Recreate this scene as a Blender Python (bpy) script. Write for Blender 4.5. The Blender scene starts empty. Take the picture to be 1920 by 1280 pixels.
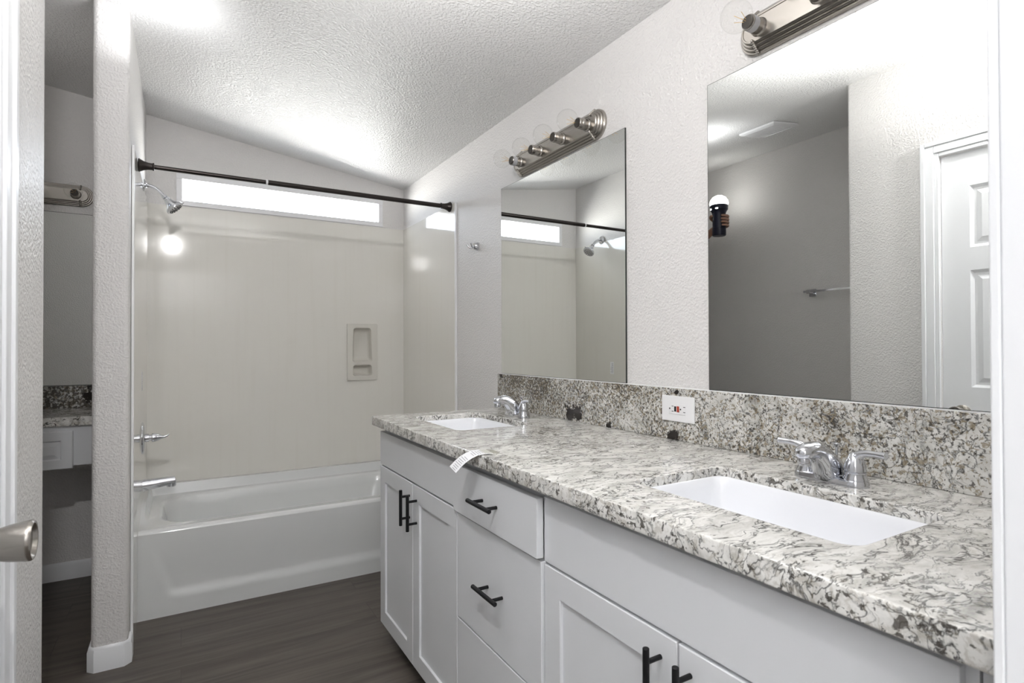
import bpy, bmesh, math, random
from mathutils import Vector, Matrix
PI = math.pi
D = bpy.data
SC = bpy.context.scene
C = SC.collection

# ------------------------------------------------------------------ camera
H = 1.232
YAW, PITCH, ROLL, FPX = 0.532580741, 0.00940590723, -0.00302571816, 1050.37
f = Vector((math.sin(YAW)*math.cos(PITCH), math.cos(YAW)*math.cos(PITCH), math.sin(PITCH)))
ri = Vector((math.cos(YAW), -math.sin(YAW), 0)); up = ri.cross(f)
r2 = ri*math.cos(ROLL)+up*math.sin(ROLL); u2 = -ri*math.sin(ROLL)+up*math.cos(ROLL)
cam = D.cameras.new('camera'); camo = D.objects.new('camera', cam); C.objects.link(camo)
M = Matrix((r2, u2, -f)).transposed().to_4x4(); M.translation = Vector((0, 0, H)); camo.matrix_world = M
cam.sensor_width = 36; cam.lens = FPX/1920*36; cam.clip_start = 0.02
cam.dof.use_dof = True; cam.dof.focus_distance = 2.0; cam.dof.aperture_fstop = 9.0
SC.camera = camo
SC.view_settings.view_transform = 'Standard'; SC.view_settings.look = 'None'
SC.view_settings.gamma = 1; SC.view_settings.exposure = 0.12
SC.view_settings.use_curve_mapping = False
SC.cycles.max_bounces = 12; SC.cycles.diffuse_bounces = 6; SC.cycles.glossy_bounces = 6
SC.cycles.transparent_max_bounces = 16

# ------------------------------------------------------------------ sky and lights
W = D.worlds.new('world'); SC.world = W; W.use_nodes = True
nt = W.node_tree; nt.nodes.clear()
wo = nt.nodes.new('ShaderNodeOutputWorld'); bg = nt.nodes.new('ShaderNodeBackground')
tc = nt.nodes.new('ShaderNodeTexCoord'); sx = nt.nodes.new('ShaderNodeSeparateXYZ')
mr = nt.nodes.new('ShaderNodeMapRange'); mx = nt.nodes.new('ShaderNodeMix'); mx.data_type = 'RGBA'
nt.links.new(tc.outputs['Generated'], sx.inputs[0]); nt.links.new(sx.outputs['Z'], mr.inputs['Value'])
mr.inputs['From Min'].default_value = -0.05; mr.inputs['From Max'].default_value = 0.05
nt.links.new(mr.outputs[0], mx.inputs['Factor'])
mx.inputs[6].default_value = (33.0, 32.5, 31.8, 1)      # sunlit pale ground
mx.inputs[7].default_value = (9.0, 9.8, 11.0, 1)       # hazy bright sky
nt.links.new(mx.outputs[2], bg.inputs['Color']); nt.links.new(bg.outputs[0], wo.inputs[0])

def area(name, loc, direction, sx_, sy_, power, col=(1, 1, 1), spread=PI):
    l = D.lights.new(name, 'AREA'); l.shape = 'RECTANGLE'; l.size = sx_; l.size_y = sy_
    l.energy = power; l.color = col; l.spread = spread
    o = D.objects.new(name, l); C.objects.link(o); o.location = loc
    o.rotation_euler = Vector(direction).to_track_quat('-Z', 'Y').to_euler()
    return o
portal = area('window_daylight_portal', (0.585, 3.93, 2.157), (0, -1, 0), 1.24, 0.2, 1)
portal.data.cycles.is_portal = True
area('bounced_flash', (0.45, 1.05, 1.95), (0.0, 0.1, 1), 0.45, 0.45, 12, (1.0, 0.99, 0.98), 2.4)
area('added_front_fill', (-0.10, 0.40, 2.36), (0.22, 1, -0.30), 0.055, 0.05, 14, (1.0, 0.99, 0.985))  # unseen fill added near the camera, also gives the surround its highlight
area('added_hotspot_light', (-0.11, 2.42, 2.31), (-0.10, 0.10, 1), 0.12, 0.12, 1.5, (0.97, 0.98, 1.0), 2.6)  # fixtureless light added to brighten the ceiling and partition top
area('added_bedroom_fill', (-0.6, -1.2, 1.75), (0.0, 0.0, 1), 1.4, 1.4, 120, (0.96, 0.98, 1.0))  # upward fill added behind the camera, bounced off the bedroom ceiling

# ------------------------------------------------------------------ materials
def nodes(name):
    m = D.materials.new(name); m.use_nodes = True; t = m.node_tree
    return m, t, t.nodes['Principled BSDF']
def N(t, kind, **kw):
    n = t.nodes.new(kind)
    for k, v in kw.items():
        if k in n.inputs: n.inputs[k].default_value = v
        else: setattr(n, k, v)
    return n
def L(t, a, b): t.links.new(a, b)
def mat(name, col, rough=0.5, metal=0.0, spec=0.5, coat=0.0, bump=None, emit=None):
    m, t, p = nodes(name)
    p.inputs['Base Color'].default_value = (*col, 1); p.inputs['Roughness'].default_value = rough
    p.inputs['Metallic'].default_value = metal; p.inputs['Specular IOR Level'].default_value = spec
    p.inputs['Coat Weight'].default_value = coat; p.inputs['Coat Roughness'].default_value = 0.05
    co = N(t, 'ShaderNodeTexCoord')
    no = N(t, 'ShaderNodeTexNoise', Scale=(bump[0] if bump else 35.0), Detail=4.0)
    L(t, co.outputs['Object'], no.inputs['Vector'])
    if bump:
        b = N(t, 'ShaderNodeBump', Strength=bump[1], Distance=bump[2])
        L(t, no.outputs['Fac'], b.inputs['Height']); L(t, b.outputs[0], p.inputs['Normal'])
    mr = N(t, 'ShaderNodeMapRange'); L(t, no.outputs['Fac'], mr.inputs['Value'])
    mr.inputs['To Min'].default_value = max(0, rough-0.03); mr.inputs['To Max'].default_value = rough+0.03
    L(t, mr.outputs[0], p.inputs['Roughness'])
    if emit:
        p.inputs['Emission Color'].default_value = (*emit[0], 1); p.inputs['Emission Strength'].default_value = emit[1]
    return m
def ramp(t, fac, stops, interp='LINEAR'):
    r = N(t, 'ShaderNodeValToRGB'); r.color_ramp.interpolation = interp
    els = r.color_ramp.elements
    while len(els) < len(stops): els.new(0.5)
    for e, (p, c) in zip(els, stops):
        e.position = p; e.color = (*c, 1) if len(c) == 3 else c
    L(t, fac, r.inputs[0]); return r
def mixc(t, fac, a, b, mode='MIX'):
    m = N(t, 'ShaderNodeMix', data_type='RGBA', blend_type=mode)
    for s, v in ((0, fac), (6, a), (7, b)):
        if hasattr(v, 'is_linked') or hasattr(v, 'links'): L(t, v, m.inputs[s])
        else: m.inputs[s].default_value = v if s == 0 else (*v, 1)
    return m.outputs[2]
def math_(t, op, a, b=None, clamp=False):
    m = N(t, 'ShaderNodeMath', operation=op); m.use_clamp = clamp
    for i, v in enumerate((a, b)):
        if v is None: continue
        if hasattr(v, 'links'): L(t, v, m.inputs[i])
        else: m.inputs[i].default_value = v
    return m.outputs[0]

def textured_paint(name, col, rough, scale, strength, dist):
    m, t, p = nodes(name)
    co = N(t, 'ShaderNodeTexCoord')
    n1 = N(t, 'ShaderNodeTexNoise', Scale=scale, Detail=3.0, Roughness=0.55)
    n2 = N(t, 'ShaderNodeTexVoronoi', Scale=scale*0.9, feature='SMOOTH_F1')
    L(t, co.outputs['Object'], n1.inputs['Vector']); L(t, co.outputs['Object'], n2.inputs['Vector'])
    s = math_(t, 'ADD', n1.outputs['Fac'], math_(t, 'MULTIPLY', n2.outputs['Distance'], -0.7))
    r = ramp(t, s, [(0.05, (0, 0, 0)), (0.45, (1, 1, 1))])
    b = N(t, 'ShaderNodeBump', Strength=strength, Distance=dist)
    L(t, r.outputs[0], b.inputs['Height']); L(t, b.outputs[0], p.inputs['Normal'])
    p.inputs['Base Color'].default_value = (*col, 1); p.inputs['Roughness'].default_value = rough
    return m
WALL = textured_paint('wall_paint', (0.70, 0.685, 0.675), 0.40, 140, 0.6, 0.0022)
CEIL = textured_paint('ceiling_paint', (0.74, 0.735, 0.73), 0.36, 120, 0.8, 0.003)
TRIM = mat('white_trim_paint', (0.80, 0.81, 0.83), 0.3)
CAB = mat('cabinet_lacquer', (0.71, 0.72, 0.74), 0.38)
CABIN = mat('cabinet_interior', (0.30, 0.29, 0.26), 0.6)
BLACK = mat('black_powder_coat', (0.006, 0.006, 0.007), 0.42, spec=0.3)
BRONZE = mat('oil_rubbed_bronze', (0.045, 0.038, 0.036), 0.3, 0.75)
CHROME = mat('chrome', (0.66, 0.67, 0.70), 0.06, 1.0)
CHROMED = mat('dark_rubber_nozzles', (0.05, 0.05, 0.05), 0.5)
NICKEL = mat('brushed_nickel', (0.40, 0.375, 0.345), 0.26, 1.0)
CERAMIC = mat('white_ceramic', (0.86, 0.87, 0.90), 0.1, coat=0.6)
TUBM = mat('tub_acrylic', (0.70, 0.71, 0.71), 0.16, coat=0.5)
PLASTIC = mat('white_plastic', (0.80, 0.80, 0.81), 0.3)
SOAPM = mat('cream_soap_dish', (0.66, 0.64, 0.59), 0.2)
PAPER = mat('paper_label', (0.84, 0.84, 0.86), 0.6)
INK = mat('grey_print', (0.25, 0.25, 0.27), 0.6)
RED = mat('red_button', (0.42, 0.06, 0.03), 0.4)
DARKSOCK = mat('bulb_base_dark', (0.03, 0.025, 0.02), 0.3, 0.5)
FILA = mat('filament', (0.75, 0.48, 0.14), 0.4)
VINYL = mat('window_vinyl', (0.80, 0.80, 0.82), 0.3)
SKIN = mat('skin', (0.42, 0.24, 0.17), 0.5, bump=(200, 0.1, 0.001))
SLEEVE = mat('dark_sleeve_cloth', (0.05, 0.045, 0.045), 0.85, bump=(300, 0.3, 0.001))
TORCH = mat('navy_torch_body', (0.012, 0.014, 0.035), 0.35)
DOME = mat('lit_dome', (0.9, 0.9, 0.88), 0.4, emit=((1.0, 0.98, 0.95), 14.0))
LED = mat('lit_indicator', (0.9, 0.9, 0.9), 0.4, emit=((1, 1, 1), 4.0))
LABELW = mat('socket_sticker', (0.42, 0.42, 0.43), 0.5)
EDGEG = mat('mirror_edge', (0.02, 0.025, 0.022), 0.3)
m, t, p = nodes('mirror_glass'); MIRROR = m
p.inputs['Base Color'].default_value = (0.90, 0.915, 0.90, 1); p.inputs['Metallic'].default_value = 1; p.inputs['Roughness'].default_value = 0.0

def clear(name, tint, gloss):
    m = D.materials.new(name); m.use_nodes = True; t = m.node_tree; t.nodes.clear()
    o = N(t, 'ShaderNodeOutputMaterial'); tr = N(t, 'ShaderNodeBsdfTransparent'); tr.inputs[0].default_value = (*tint, 1)
    g = N(t, 'ShaderNodeBsdfGlossy'); g.inputs['Roughness'].default_value = 0.02
    lw = N(t, 'ShaderNodeLayerWeight', Blend=0.5); mm = N(t, 'ShaderNodeMixShader')
    k = math_(t, 'ADD', math_(t, 'MULTIPLY', math_(t, 'POWER', lw.outputs['Facing'], 4.0), 0.5*gloss), 0.012*gloss, True)
    L(t, k, mm.inputs[0]); L(t, tr.outputs[0], mm.inputs[1]); L(t, g.outputs[0], mm.inputs[2]); L(t, mm.outputs[0], o.inputs[0])
    return m
BULBG = clear('clear_bulb_glass', (0.985, 0.985, 0.98), 0.8)
PANE = clear('window_glass', (0.97, 0.98, 0.98), 1.0)

# glossy fibreglass surround: cream with faint vertical streaks of wear
m, t, p = nodes('surround_fibreglass'); SURR = m
co = N(t, 'ShaderNodeTexCoord'); mp = N(t, 'ShaderNodeMapping'); mp.inputs['Scale'].default_value = (28, 28, 1.2)
L(t, co.outputs['Object'], mp.inputs[0]); no = N(t, 'ShaderNodeTexNoise', Scale=1.0, Detail=4.0); L(t, mp.outputs[0], no.inputs['Vector'])
n2 = N(t, 'ShaderNodeTexNoise', Scale=1.6, Detail=3.0); L(t, co.outputs['Object'], n2.inputs['Vector'])
base = mixc(t, n2.outputs['Fac'], (0.74, 0.72, 0.67), (0.77, 0.755, 0.715))
col = mixc(t, math_(t, 'MULTIPLY', math_(t, 'SUBTRACT', no.outputs['Fac'], 0.52, True), 0.8, True), base, (0.66, 0.63, 0.56))
L(t, col, p.inputs['Base Color']); p.inputs['Roughness'].default_value = 0.13; p.inputs['Coat Weight'].default_value = 0.3
rr = math_(t, 'ADD', math_(t, 'MULTIPLY', n2.outputs['Fac'], 0.10), 0.03); L(t, rr, p.inputs['Roughness'])
b = N(t, 'ShaderNodeBump', Strength=0.08, Distance=0.01); n3 = N(t, 'ShaderNodeTexNoise', Scale=3.0, Detail=1.0)
L(t, co.outputs['Object'], n3.inputs['Vector']); L(t, n3.outputs['Fac'], b.inputs['Height']); L(t, b.outputs[0], p.inputs['Normal'])

# floor: grey brown vinyl planks running across the room
m, t, p = nodes('vinyl_plank_floor'); FLOOR = m
co = N(t, 'ShaderNodeTexCoord')
br = N(t, 'ShaderNodeTexBrick', Scale=1.0); br.offset = 0.37
br.inputs['Brick Width'].default_value = 1.22; br.inputs['Row Height'].default_value = 0.18
br.inputs['Mortar Size'].default_value = 0.0012; br.inputs['Color1'].default_value = (0, 0, 0, 1); br.inputs['Color2'].default_value = (1, 1, 1, 1)
br.inputs['Mortar'].default_value = (0.5, 0.5, 0.5, 1)
L(t, co.outputs['Object'], br.inputs['Vector'])
mp = N(t, 'ShaderNodeMapping'); mp.inputs['Scale'].default_value = (1.8, 22, 1); L(t, co.outputs['Object'], mp.inputs[0])
ad = N(t, 'ShaderNodeVectorMath', operation='MULTIPLY_ADD'); L(t, br.outputs['Color'], ad.inputs[0]); ad.inputs[1].default_value = (7, 7, 7); L(t, mp.outputs[0], ad.inputs[2])
g1 = N(t, 'ShaderNodeTexNoise', Scale=1.0, Detail=7.0, Roughness=0.62, Distortion=0.6); L(t, ad.outputs[0], g1.inputs['Vector'])
mp2 = N(t, 'ShaderNodeMapping'); mp2.inputs['Scale'].default_value = (1.6, 7, 1); L(t, co.outputs['Object'], mp2.inputs[0])
g2 = N(t, 'ShaderNodeTexNoise', Scale=1.0, Detail=3.0); L(t, mp2.outputs[0], g2.inputs['Vector'])
c1 = ramp(t, g1.outputs['Fac'], [(0.30, (0.034, 0.029, 0.025)), (0.5, (0.084, 0.073, 0.063)), (0.70, (0.135, 0.118, 0.102))])
c2 = mixc(t, math_(t, 'MULTIPLY', g2.outputs['Fac'], 0.6), c1.outputs[0], (0.115, 0.093, 0.075))
c3 = mixc(t, math_(t, 'MULTIPLY', br.outputs['Fac'], 0.45), c2, (0.02, 0.017, 0.015))
L(t, c3, p.inputs['Base Color']); p.inputs['Roughness'].default_value = 0.5
b = N(t, 'ShaderNodeBump', Strength=0.25, Distance=0.001); L(t, g1.outputs['Fac'], b.inputs['Height']); L(t, b.outputs[0], p.inputs['Normal'])

def granite(name, speck, veins, stretch, blobs=(), warm=0.5, tone=1.0, gs=75):
    m, t, p = nodes(name)
    co = N(t, 'ShaderNodeTexCoord')
    w = N(t, 'ShaderNodeTexNoise', Scale=7.0, Detail=3.0); L(t, co.outputs['Object'], w.inputs['Vector'])
    wm = N(t, 'ShaderNodeVectorMath', operation='MULTIPLY_ADD'); L(t, w.outputs['Color'], wm.inputs[0]); wm.inputs[1].default_value = (0.10, 0.10, 0.10); L(t, co.outputs['Object'], wm.inputs[2])
    mp = N(t, 'ShaderNodeMapping'); mp.inputs['Scale'].default_value = stretch; mp.inputs['Rotation'].default_value = (0, 0, 0.5); L(t, wm.outputs[0], mp.inputs[0])
    V = mp.outputs[0]
    def noise(scale, detail=4.0, rough=0.55, vec=V, dist=0.0):
        n = N(t, 'ShaderNodeTexNoise', Scale=scale, Detail=detail, Roughness=rough, Distortion=dist); L(t, vec, n.inputs['Vector']); return n.outputs['Fac']
    patch = noise(3.2, 2.0, 0.5, co.outputs['Object'])
    base = ramp(t, noise(17, 6, 0.65), [(0.28, (0.30*tone, 0.29*tone, 0.265*tone)), (0.40, (0.58*tone, 0.57*tone, 0.54*tone)), (0.58, (0.80*tone, 0.79*tone, 0.76*tone))]).outputs[0]
    # hair thin dark veins where a warped noise crosses its middle value
    def ridge(scale, width, detail=3.0, dist=0.3):
        a = math_(t, 'ABSOLUTE', math_(t, 'SUBTRACT', noise(scale, detail, 0.55, V, dist), 0.5))
        return ramp(t, a, [(0.0, (1, 1, 1)), (width, (0, 0, 0))]).outputs[0]
    v1 = math_(t, 'MULTIPLY', ridge(11, 0.016, 5.0), ramp(t, noise(6, 2), [(0.36, (0, 0, 0)), (0.50, (1, 1, 1))]).outputs[0])
    v2 = math_(t, 'MULTIPLY', ridge(30, 0.034, 5.0), ramp(t, noise(10, 3), [(0.38, (0, 0, 0)), (0.54, (1, 1, 1))]).outputs[0])
    vv = math_(t, 'MULTIPLY', math_(t, 'MAXIMUM', v1, math_(t, 'MULTIPLY', v2, 0.9)), veins, True)
    c = mixc(t, vv, base, (0.040, 0.038, 0.037))
    # mineral grains
    g = noise(gs, 3.0, 0.6, co.outputs['Object'], 0.4)
    gm = math_(t, 'ADD', g, math_(t, 'MULTIPLY', math_(t, 'SUBTRACT', patch, 0.5), 0.42))
    gd = ramp(t, gm, [(0.60-speck*0.12, (0, 0, 0)), (0.645-speck*0.12, (1, 1, 1))]).outputs[0]
    g2 = noise(gs*0.7, 4.0, 0.6, co.outputs['Object'], 0.8)
    gb = ramp(t, math_(t, 'ADD', g2, math_(t, 'MULTIPLY', math_(t, 'SUBTRACT', patch, 0.5), 0.3)), [(0.53-speck*0.06, (0, 0, 0)), (0.60-speck*0.06, (1, 1, 1))]).outputs[0]
    c = mixc(t, math_(t, 'MULTIPLY', gb, 0.62*warm), c, (0.235, 0.19, 0.125))
    c = mixc(t, math_(t, 'MULTIPLY', gd, 0.85), c, (0.045, 0.038, 0.030))
    # large black inclusions
    for (bx, by, bz, rad) in blobs:
        d = N(t, 'ShaderNodeVectorMath', operation='DISTANCE'); L(t, co.outputs['Object'], d.inputs[0]); d.inputs[1].default_value = (bx, by, bz)
        e = math_(t, 'ADD', math_(t, 'DIVIDE', d.outputs['Value'], rad), math_(t, 'MULTIPLY', math_(t, 'SUBTRACT', noise(26, 6.0, 0.75, co.outputs['Object']), 0.5), 4.5))
        k = ramp(t, e, [(0.86, (1, 1, 1)), (0.98, (0, 0, 0))]).outputs[0]
        c = mixc(t, k, c, (0.018, 0.014, 0.012))
    L(t, c, p.inputs['Base Color']); p.inputs['Roughness'].default_value = 0.12
    return m
GRAN = granite('granite_counter', -0.25, 1.0, (0.62, 1.9, 1.0), (), 0.3)
GRANB = granite('granite_backsplash', 0.78, 1.0, (1, 1, 1), ((1.332, 1.80, 0.962, 0.040), (1.332, 1.765, 0.970, 0.030), (1.332, 1.265, 0.945, 0.026), (1.332, 1.245, 1.09, 0.008), (1.332, 1.575, 0.945, 0.012), (1.332, 2.365, 1.095, 0.02)), 1.3, 0.84, 130)
GRANE = granite('granite_edge', 0.05, 1.0, (1.0, 1.2, 1.0), (), 0.5)

# ------------------------------------------------------------------ mesh helpers
def link(name, bm, m, parent=None, smooth=None, bevel=None, mats=None):
    bmesh.ops.recalc_face_normals(bm, faces=bm.faces)
    me = D.meshes.new(name); bm.to_mesh(me); bm.free()
    for x in (mats or [m]): me.materials.append(x)
    if smooth is not None:
        me.polygons.foreach_set('use_smooth', [True]*len(me.polygons)); me.set_sharp_from_angle(angle=math.radians(smooth))
    o = D.objects.new(name, me); C.objects.link(o)
    if parent: o.parent = parent
    if bevel:
        b = o.modifiers.new('edge', 'BEVEL'); b.width = bevel; b.segments = 3; b.limit_method = 'ANGLE'; b.angle_limit = math.radians(40)
        me.polygons.foreach_set('use_smooth', [True]*len(me.polygons)); b.harden_normals = True
    return o
def tag(o, label, cat, group=None, kind=None):
    o['label'] = label; o['category'] = cat
    if group: o['group'] = group
    if kind: o['kind'] = kind
    return o
def struct(name, bm, m, bevel=None, smooth=None):
    o = link(name, bm, m, None, smooth, bevel); o['kind'] = 'structure'; return o
def thing(name, label, cat, loc=(0, 0, 0), rz=0, group=None):
    o = D.objects.new(name, None); C.objects.link(o); o.location = loc; o.rotation_euler = (0, 0, rz)
    o.empty_display_size = 0.05
    return tag(o, label, cat, group)
def dup(root, loc, rz, label):
    r = root.copy(); C.objects.link(r); r.location = loc; r.rotation_euler = (0, 0, rz); r['label'] = label
    def rec(src, dst):
        for ch in list(src.children):
            c = ch.copy(); C.objects.link(c); c.parent = dst; rec(ch, c)
    rec(root, r); return r
def B(): return bmesh.new()
def box(bm, x0, x1, y0, y1, z0, z1, mi=0):
    v = [bm.verts.new((x, y, z)) for x in (x0, x1) for y in (y0, y1) for z in (z0, z1)]
    for q in ((0, 1, 3, 2), (4, 6, 7, 5), (0, 4, 5, 1), (2, 3, 7, 6), (0, 2, 6, 4), (1, 5, 7, 3)):
        fc = bm.faces.new([v[i] for i in q]); fc.material_index = mi
    return bm
def ring(bm, pts): return [bm.verts.new(p) for p in pts]
def bridge(bm, a, b_, mi=0):
    n = len(a)
    for i in range(n):
        fc = bm.faces.new((a[i], a[(i+1) % n], b_[(i+1) % n], b_[i])); fc.material_index = mi
def cap(bm, a, mi=0):
    fc = bm.faces.new(a); fc.material_index = mi
def frame(d):
    d = Vector(d).normalized(); a = Vector((0, 0, 1)) if abs(d.z) < 0.9 else Vector((1, 0, 0))
    u = d.cross(a).normalized(); return d, u, d.cross(u).normalized()
def lathe(bm, o, d, prof, n=32, caps=True, sy=1.0, mi=0):
    """prof = [(distance along d, radius)]"""
    o = Vector(o); d, u, w = frame(d); prev = None; first = None
    for (s, r) in prof:
        if r < 1e-5: r = 1e-5
        cur = ring(bm, [o+d*s+(u*math.cos(2*PI*k/n)+w*math.sin(2*PI*k/n)*sy)*r for k in range(n)])
        if prev: bridge(bm, prev, cur, mi)
        else: first = cur
        prev = cur
    if caps: cap(bm, first, mi); cap(bm, prev, mi)
    return bm
def cyl(bm, a, b_, r, n=24, mi=0):
    a = Vector(a); b_ = Vector(b_); return lathe(bm, a, b_-a, [(0, r), ((b_-a).length, r)], n, mi=mi)
def tube(bm, pts, rad, n=20, sub=6, caps=True, sx=1.0, mi=0):
    """smooth tube through points; rad number or list"""
    P = [Vector(q) for q in pts]; R_ = rad if isinstance(rad, (list, tuple)) else [rad]*len(P)
    out = []
    for i in range(len(P)-1):
        p0 = P[max(i-1, 0)]; p1 = P[i]; p2 = P[i+1]; p3 = P[min(i+2, len(P)-1)]
        for k in range(sub):
            s = k/sub
            q = 0.5*((2*p1)+(-p0+p2)*s+(2*p0-5*p1+4*p2-p3)*s*s+(-p0+3*p1-3*p2+p3)*s**3)
            out.append((q, R_[i]*(1-s)+R_[i+1]*s))
    out.append((P[-1], R_[-1])); prev = None; first = None; un = None
    for i, (q, r) in enumerate(out):
        d = (out[min(i+1, len(out)-1)][0]-out[max(i-1, 0)][0]).normalized()
        if un is None: _, un, _ = frame(d)
        un = (un-d*un.dot(d)).normalized(); w = d.cross(un)
        cur = ring(bm, [q+(un*math.cos(2*PI*k/n)*sx+w*math.sin(2*PI*k/n))*r for k in range(n)])
        if prev: bridge(bm, prev, cur, mi)
        else: first = cur
        prev = cur
    if caps: cap(bm, first, mi); cap(bm, prev, mi)
    return bm
def prism(bm, poly, z0, z1):
    """poly in xy; z1 number or function(x, y)"""
    zf = z1 if callable(z1) else (lambda x, y: z1)
    a = ring(bm, [(x, y, z0) for x, y in poly]); b_ = ring(bm, [(x, y, zf(x, y)) for x, y in poly])
    bridge(bm, a, b_); cap(bm, a); cap(bm, b_); return bm
def rrect(x0, x1, y0, y1, r, k=6, e=4):
    """rounded rectangle, counter clockwise, constant point count"""
    out = []
    cs = [(x1-r, y0+r, -PI/2), (x1-r, y1-r, 0), (x0+r, y1-r, PI/2), (x0+r, y0+r, PI)]
    for i, (cx, cy, a0) in enumerate(cs):
        for j in range(k+1):
            a = a0+PI/2*j/k; out.append((cx+r*math.cos(a), cy+r*math.sin(a)))
        nx, ny, na = cs[(i+1) % 4]
        ex, ey = nx+r*math.cos(na), ny+r*math.sin(na); sx_, sy_ = out[-1]
        for j in range(1, e): out.append((sx_+(ex-sx_)*j/e, sy_+(ey-sy_)*j/e))
    return out
def plate(name, outer, holes, thick, bevel=0.0, m=None, parent=None, matrix=None):
    """flat plate in xy with holes, thickness thick centred on z=0, rounded edges"""
    cu = D.curves.new(name+'_outline', 'CURVE'); cu.dimensions = '2D'; cu.fill_mode = 'BOTH'
    for poly in [outer]+list(holes):
        s = cu.splines.new('POLY'); s.points.add(len(poly)-1); s.use_cyclic_u = True
        for pt, (x, y) in zip(s.points, poly): pt.co = (x, y, 0, 1)
    cu.extrude = thick/2-bevel; cu.bevel_depth = bevel; cu.bevel_resolution = 3; cu.offset = -bevel
    tmp = D.objects.new('tmp', cu); C.objects.link(tmp); bpy.context.view_layer.update()
    me = D.meshes.new_from_object(tmp.evaluated_get(bpy.context.evaluated_depsgraph_get()))
    D.objects.remove(tmp); D.curves.remove(cu); me.name = name
    if matrix is not None: me.transform(matrix)
    me.materials.clear(); me.materials.append(m)
    me.polygons.foreach_set('use_smooth', [True]*len(me.polygons)); me.set_sharp_from_angle(angle=math.radians(35))
    o = D.objects.new(name, me); C.objects.link(o)
    if parent: o.parent = parent
    return o
def sstep(a, b_, x):
    s = min(1, max(0, (x-a)/(b_-a))); return s*s*(3-2*s)

# ------------------------------------------------------------------ room dimensions
X = 1.351; Y = 3.796; XL = -0.176; XA = -1.15; XW = -0.263; YE = 1.60; YF = 0.20
def zc(x, y=0): return 2.341+0.1443*(1.353-x)

def grid_wall(bm, a0, a1, z0, z1, holes, mk):
    """cells between hole edges; mk(bm,a0,a1,z0,z1) adds a box"""
    A = sorted({a0, a1, *[h[0] for h in holes], *[h[1] for h in holes]}); Z = sorted({z0, z1, *[h[2] for h in holes], *[h[3] for h in holes]})
    for i in range(len(A)-1):
        for j in range(len(Z)-1):
            ca, cz = (A[i]+A[i+1])/2, (Z[j]+Z[j+1])/2
            if any(h[0] < ca < h[1] and h[2] < cz < h[3] for h in holes): continue
            mk(bm, A[i], A[i+1], Z[j], Z[j+1])

struct('floor', box(B(), -1.9, 2.2, -2.4, 3.92, -0.06, 0.0), FLOOR)
bm = B(); xa, xb = -1.25, 1.47
vs = [bm.verts.new(q) for q in ((xa, 0.08, zc(xa)), (xb, 0.08, zc(xb)), (xb, 3.92, zc(xb)), (xa, 3.92, zc(xa)), (xa, 0.08, zc(xa)+0.08), (xb, 0.08, zc(xb)+0.08), (xb, 3.92, zc(xb)+0.08), (xa, 3.92, zc(xa)+0.08))]
for q in ((0, 1, 2, 3), (4, 5, 6, 7), (0, 1, 5, 4), (1, 2, 6, 5), (2, 3, 7, 6), (3, 0, 4, 7)): bm.faces.new([vs[i] for i in q])
struct('ceiling', bm, CEIL)
struct('wall_right', prism(B(), [(X, 0.08), (X+0.11, 0.08), (X+0.11, 3.92), (X, 3.92)], 0, zc), WALL)
bm = B()
WIN = (-0.030, 1.198, 2.064, 2.249)
NICH = (0.970, 1.135, 1.02, 1.375)
grid_wall(bm, XA, X, 0, 2.26, [WIN, NICH], lambda b_, a0, a1, z0, z1: box(b_, a0, a1, Y, Y+0.12, z0, z1))
prism(bm, [(XA, Y), (X, Y), (X, Y+0.12), (XA, Y+0.12)], 2.26, zc)
struct('wall_back', bm, WALL)
struct('wall_alcove', prism(B(), [(XA-0.10, 1.5), (XA, 1.5), (XA, 3.92), (XA-0.10, 3.92)], 0, zc), WALL)
struct('wall_alcove_front', prism(B(), [(XA, YE-0.10), (XW-0.10, YE-0.10), (XW-0.10, YE), (XA, YE)], 0, zc), WALL)
# left wall with a door opening
bm = B()
DY0, DY1, DZ = 0.40, 1.195, 2.085
prism(bm, [(XW-0.10, DY1), (XW, DY1)]+[(XW-0.015+0.015*math.cos(a*PI/12), YE-0.015+0.015*math.sin(a*PI/12)) for a in range(7)]+[(XW-0.10, YE)], 0, zc)
prism(bm, [(XW-0.10, 0.08), (XW, 0.08), (XW, DY0), (XW-0.10, DY0)], 0, zc)
prism(bm, [(XW-0.10, DY0), (XW, DY0), (XW, DY1), (XW-0.10, DY1)], DZ, zc)
struct('wall_left', bm, WALL, smooth=40)
# partition between tub and makeup alcove, bullnose corners
PX0, PX1, PY0 = -0.297, -0.178, 2.655
pp = [(PX1, Y), (PX0, Y)]+[(PX0+0.02-0.02*math.cos(a*PI/12), PY0+0.02-0.02*math.sin(a*PI/12)) for a in range(7)]+[(PX1-0.02+0.02*math.sin(a*PI/12), PY0+0.02-0.02*math.cos(a*PI/12)) for a in range(7)]
struct('wall_partition', prism(B(), pp, 0, zc), WALL, smooth=40)
# front wall with the doorway the view is taken from
JX0, JX1 = -0.215, 0.607
bm = B()
prism(bm, [(XW, 0.08), (JX0, 0.08), (JX0, YF), (XW, YF)], 0, zc)
prism(bm, [(JX1, 0.08), (X, 0.08), (X, YF), (JX1, YF)], 0, zc)
prism(bm, [(JX0, 0.08), (JX1, 0.08), (JX1, YF), (JX0, YF)], 2.10, zc)
struct('wall_front', bm, WALL)
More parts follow.
